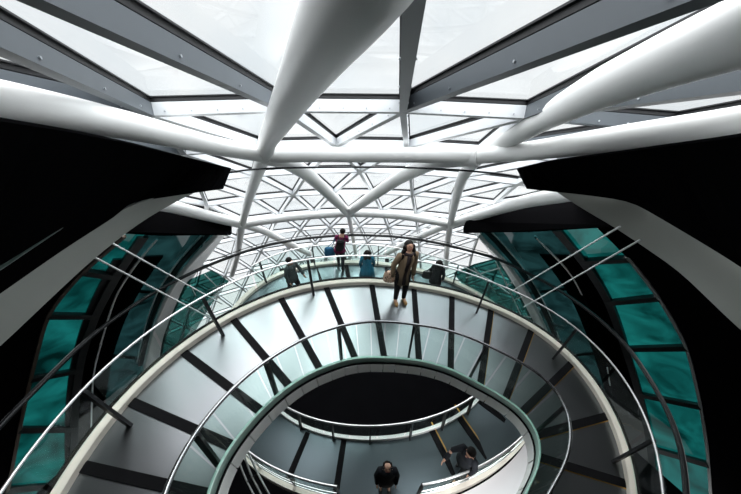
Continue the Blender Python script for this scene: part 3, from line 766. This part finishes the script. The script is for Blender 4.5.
def child(name, bm, m, par):
    me = bpy.data.meshes.new(name); bmesh.ops.recalc_face_normals(bm, faces=bm.faces); bm.to_mesh(me); bm.free()
    for p in me.polygons: p.use_smooth = True
    o = link(name, me, m); o.parent = par; return o

black_c = cloth('black_cloth', (.012, .012, .014)); leather = mat('black_leather', (.015, .014, .014), .4)
# the woman who looks up from the ramp
wf, _ = on_up((399.5, 301), .005); wf[2] += .005
_, wp, ws = person('woman in a khaki coat looking up from the ramp, leopard bag at her side', wf, rad(12), 1.55,
    dict(coat=cloth('khaki_coat', (.215, .155, .10)), slim=.86, hem=.64, flare=.0, legs=black_c, shoes=mat('tan_shoe', (.42, .24, .09), .5), hair='long', front=cloth('brown_top', (.05, .035, .035)), scarf=cloth('dark_scarf', (.03, .022, .024)), mouth=LIP),
    dict(bend=-.04, look=.62, armR=(.235, .03, 1.10, .23, -.03, .86), armL=(.22, .03, 1.09, .205, -.06, .85), lean=.17))
b = new(); c0 = wp((-.27, .02, .82))
ell = [(c0 + Vector((0, 0, dz)), rx_, ry_) for dz, rx_, ry_ in ((-.13, .10, .05), (-.12, .125, .065), (0, .13, .07), (.10, .11, .055), (.13, .09, .03))]
ell_loft(b, ell, 16)
def leopard():
    m = bpy.data.materials.new('leopard_print'); m.use_nodes = True; nt = m.node_tree; L = nt.links.new
    tc = nt.nodes.new('ShaderNodeTexCoord'); v = nt.nodes.new('ShaderNodeTexVoronoi'); v.inputs['Scale'].default_value = 26
    r_ = nt.nodes.new('ShaderNodeValToRGB'); r_.color_ramp.elements[0].color = (.03, .015, .01, 1); r_.color_ramp.elements[0].position = .33
    r_.color_ramp.elements[1].color = (.62, .42, .30, 1); r_.color_ramp.elements[1].position = .42
    L(tc.outputs['Object'], v.inputs['Vector']); L(v.outputs['Distance'], r_.inputs[0]); L(r_.outputs[0], nt.nodes['Principled BSDF'].inputs['Base Color']); return m
hb = empty('handbag', c0); tag(hb, 'leopard print handbag hanging at the side of the woman in khaki', 'bag')
obj('bag_body', b, leopard(), hb, smooth=True)
b = new(); tube(b, [c0 + Vector((-.09, 0, .12)), wp((-.26, .02, 1.12)), wp((-.20, .01, 1.40)), wp((-.14, .04, 1.40)), wp((-.22, .08, 1.1)), c0 + Vector((.09, .02, .12))], .012, 8); obj('strap', b, leather, hb, smooth=True)

def lowfoot(px, base):
    P, _ = on_low(px, 0, base); P = P.copy(); P[2] += .004; return P
grey_j = cloth('grey_jacket', (.05, .065, .065)); jeans = cloth('dark_jeans', (.015, .018, .026)); shoe_b = mat('black_shoe', (.015, .015, .015), .5)
person('person in a dark grey jacket walking on the far lower ramp, leftmost there', lowfoot((296, 296), 0), rad(60), 1.60, dict(coat=grey_j, coat_name='jacket', hem=.78, legs=black_c, shoes=shoe_b, hair='short'), dict(stride=.22, bend=.1, armL=(.24, -.12, 1.12, .2, -.3, .98)))
pf = lowfoot((341, 268.5), 0)
_, pp, ps = person('person in a purple top leaning forward over the rail, black backpack on', pf, rad(176), 1.66, dict(coat=cloth('purple_top', (.16, .018, .07)), coat_name='top', hem=.84, legs=jeans, shoes=shoe_b, hair='short'), dict(bend=.34, stride=.14, lean=-.16, armL=(.22, -.18, 1.10, .15, -.36, 1.0), armR=(.22, -.18, 1.10, .15, -.36, 1.0)))
b = new(); base_ = [pp((x, y, z)) for z in (1.0, 1.2, 1.36) for (x, y) in ((-.13, .13), (.13, .13), (.12, .29), (-.12, .29))]
section(b, [base_[0:4], base_[4:8], base_[8:12]])
bmesh.ops.recalc_face_normals(b, faces=b.faces); bmesh.ops.bevel(b, geom=list(b.edges), offset=.03, segments=2, affect='EDGES')
bp = empty('backpack', base_[5]); tag(bp, 'black backpack worn by the person in the purple top', 'bag'); obj('pack', b, black_c, bp, smooth=True)
for sg in (-1, 1):
    b = new(); tube(b, [pp((.09 * sg, .15, 1.33)), pp((.10 * sg, .02, 1.42)), pp((.10 * sg, -.13, 1.30)), pp((.12 * sg, -.10, 1.1)), pp((.13 * sg, .12, 1.03))], .018, 8); obj('strap', b, black_c, bp, smooth=True)
b = new(); c2 = pp((.36, .0, .78)); ell_loft(b, [(c2 + Vector((0, 0, dz)), a_, d_) for dz, a_, d_ in ((-.2, .15, .07), (-.17, .19, .09), (.10, .17, .08), (.16, .14, .05))], 14)
tb = empty('tote_bag', c2); tag(tb, 'blue bag hanging beside the person in the purple top', 'bag'); obj('bag_body', b, cloth('blue_bag_cloth', (.03, .14, .26)), tb, smooth=True)
b = new(); tube(b, [c2 + Vector((-.08, 0, .15)), pp((.26, -.02, 1.15)), pp((.20, .0, 1.30)), c2 + Vector((.08, 0, .15))], .012, 8); obj('strap', b, cloth('blue_bag_cloth', (.03, .14, .26)), tb, smooth=True)
person('person in a teal blue long jacket with black hair on the far lower ramp', lowfoot((367, 286), 0), rad(185), 1.56, dict(coat=cloth('teal_blue_jacket', (.02, .17, .27)), hem=.52, flare=.10, legs=black_c, shoes=shoe_b, hair='long'), dict(bend=.08))
qf = lowfoot((432, 296), 0)
_, qp, qs = person('person in black with a shoulder bag on the far lower ramp, rightmost there', qf, rad(150), 1.60, dict(coat=black_c, hem=.70, legs=black_c, shoes=shoe_b, hair='long'), dict(stride=.15, bend=.12))
b = new(); c1 = qp((.30, .05, .98)); ell_loft(b, [(c1 + Vector((0, 0, dz)), a_, d_) for dz, a_, d_ in ((-.15, .13, .08), (-.13, .17, .10), (.08, .16, .09), (.13, .12, .05))], 14)
sbg = empty('shoulder_bag', c1); tag(sbg, 'black shoulder bag carried by the rightmost person on the far lower ramp', 'bag'); obj('bag_body', b, leather, sbg, smooth=True)
b = new(); tube(b, [c1 + Vector((-.06, 0, .12)), qp((.2, 0, 1.3)), qp((.12, .02, 1.42)), c1 + Vector((.08, 0, .12))], .012, 8); obj('strap', b, leather, sbg, smooth=True)
dark_coat = cloth('dark_coat', (.012, .014, .018))
person('balding person in a dark coat standing on the lower ramp below the well', lowfoot((384.5, 487), PI), rad(0), 1.62, dict(coat=dark_coat, hem=.72, legs=black_c, shoes=shoe_b, hair='bald', skin=SKIN2), dict(look=.6))
person('person in black with dark hair reaching out an arm by the brass edged strip', lowfoot((458, 472), PI), rad(-60), 1.68, dict(coat=dark_coat, hem=.74, legs=black_c, shoes=shoe_b, hair='short'), dict(stride=.18, bend=.15, armR=(.26, -.2, 1.2, .22, -.44, 1.12)))

# ------------------------------------------------------------------ light
w = bpy.data.worlds.new('overcast'); scene.world = w; w.use_nodes = True
nt = w.node_tree; bg = nt.nodes['Background']
tc = nt.nodes.new('ShaderNodeTexCoord'); n = nt.nodes.new('ShaderNodeTexNoise'); n.inputs['Scale'].default_value = 3.2; n.inputs['Detail'].default_value = 6
rp = nt.nodes.new('ShaderNodeMix'); rp.data_type = 'RGBA'; rp.inputs[6].default_value = (.80, .85, .89, 1); rp.inputs[7].default_value = (1.0, 1.0, 1.0, 1)
mr = nt.nodes.new('ShaderNodeMapRange'); mr.inputs[1].default_value = .35; mr.inputs[2].default_value = .62
nt.links.new(tc.outputs['Generated'], n.inputs['Vector']); nt.links.new(n.outputs['Fac'], mr.inputs[0]); nt.links.new(mr.outputs[0], rp.inputs[0])
# haze low down, much brighter cloud above the horizon
sp_ = nt.nodes.new('ShaderNodeSeparateXYZ'); nt.links.new(tc.outputs['Generated'], sp_.inputs[0])
el = nt.nodes.new('ShaderNodeMapRange'); el.inputs[1].default_value = .05; el.inputs[2].default_value = .45; el.inputs[3].default_value = .56; el.inputs[4].default_value = 2.5
nt.links.new(sp_.outputs['Z'], el.inputs[0]); nt.links.new(el.outputs[0], bg.inputs['Strength'])
nt.links.new(rp.outputs[2], bg.inputs['Color'])
sd = bpy.data.lights.new('sun', 'SUN'); sd.energy = 1.8; sd.angle = rad(34); sd.color = (1, .98, .96)
so = bpy.data.objects.new('sun', sd); COL.objects.link(so); so.location = (0, 10, 30)
so.rotation_euler = Vector((-.03, -.70, -.78)).to_track_quat('-Z', 'Y').to_euler()
# invented spot below the ramp, added only to brighten the white landing
spd = bpy.data.lights.new('landing_fill', 'SPOT'); spd.energy = 190; spd.spot_size = rad(95); spd.spot_blend = .6; spd.shadow_soft_size = .08
spo = bpy.data.objects.new('landing_fill', spd); COL.objects.link(spo); spo.location = W((2.0, .5, -6.1))
spo.rotation_euler = Vector((.25, .25, -1)).to_track_quat('-Z', 'Y').to_euler()
scene.view_settings.view_transform = 'Standard'; scene.view_settings.look = 'None'; scene.view_settings.gamma = 1
scene.view_settings.use_curve_mapping = False; scene.view_settings.exposure = 0.62
scene.cycles.transparent_max_bounces = 24
scene.cycles.max_bounces = 8
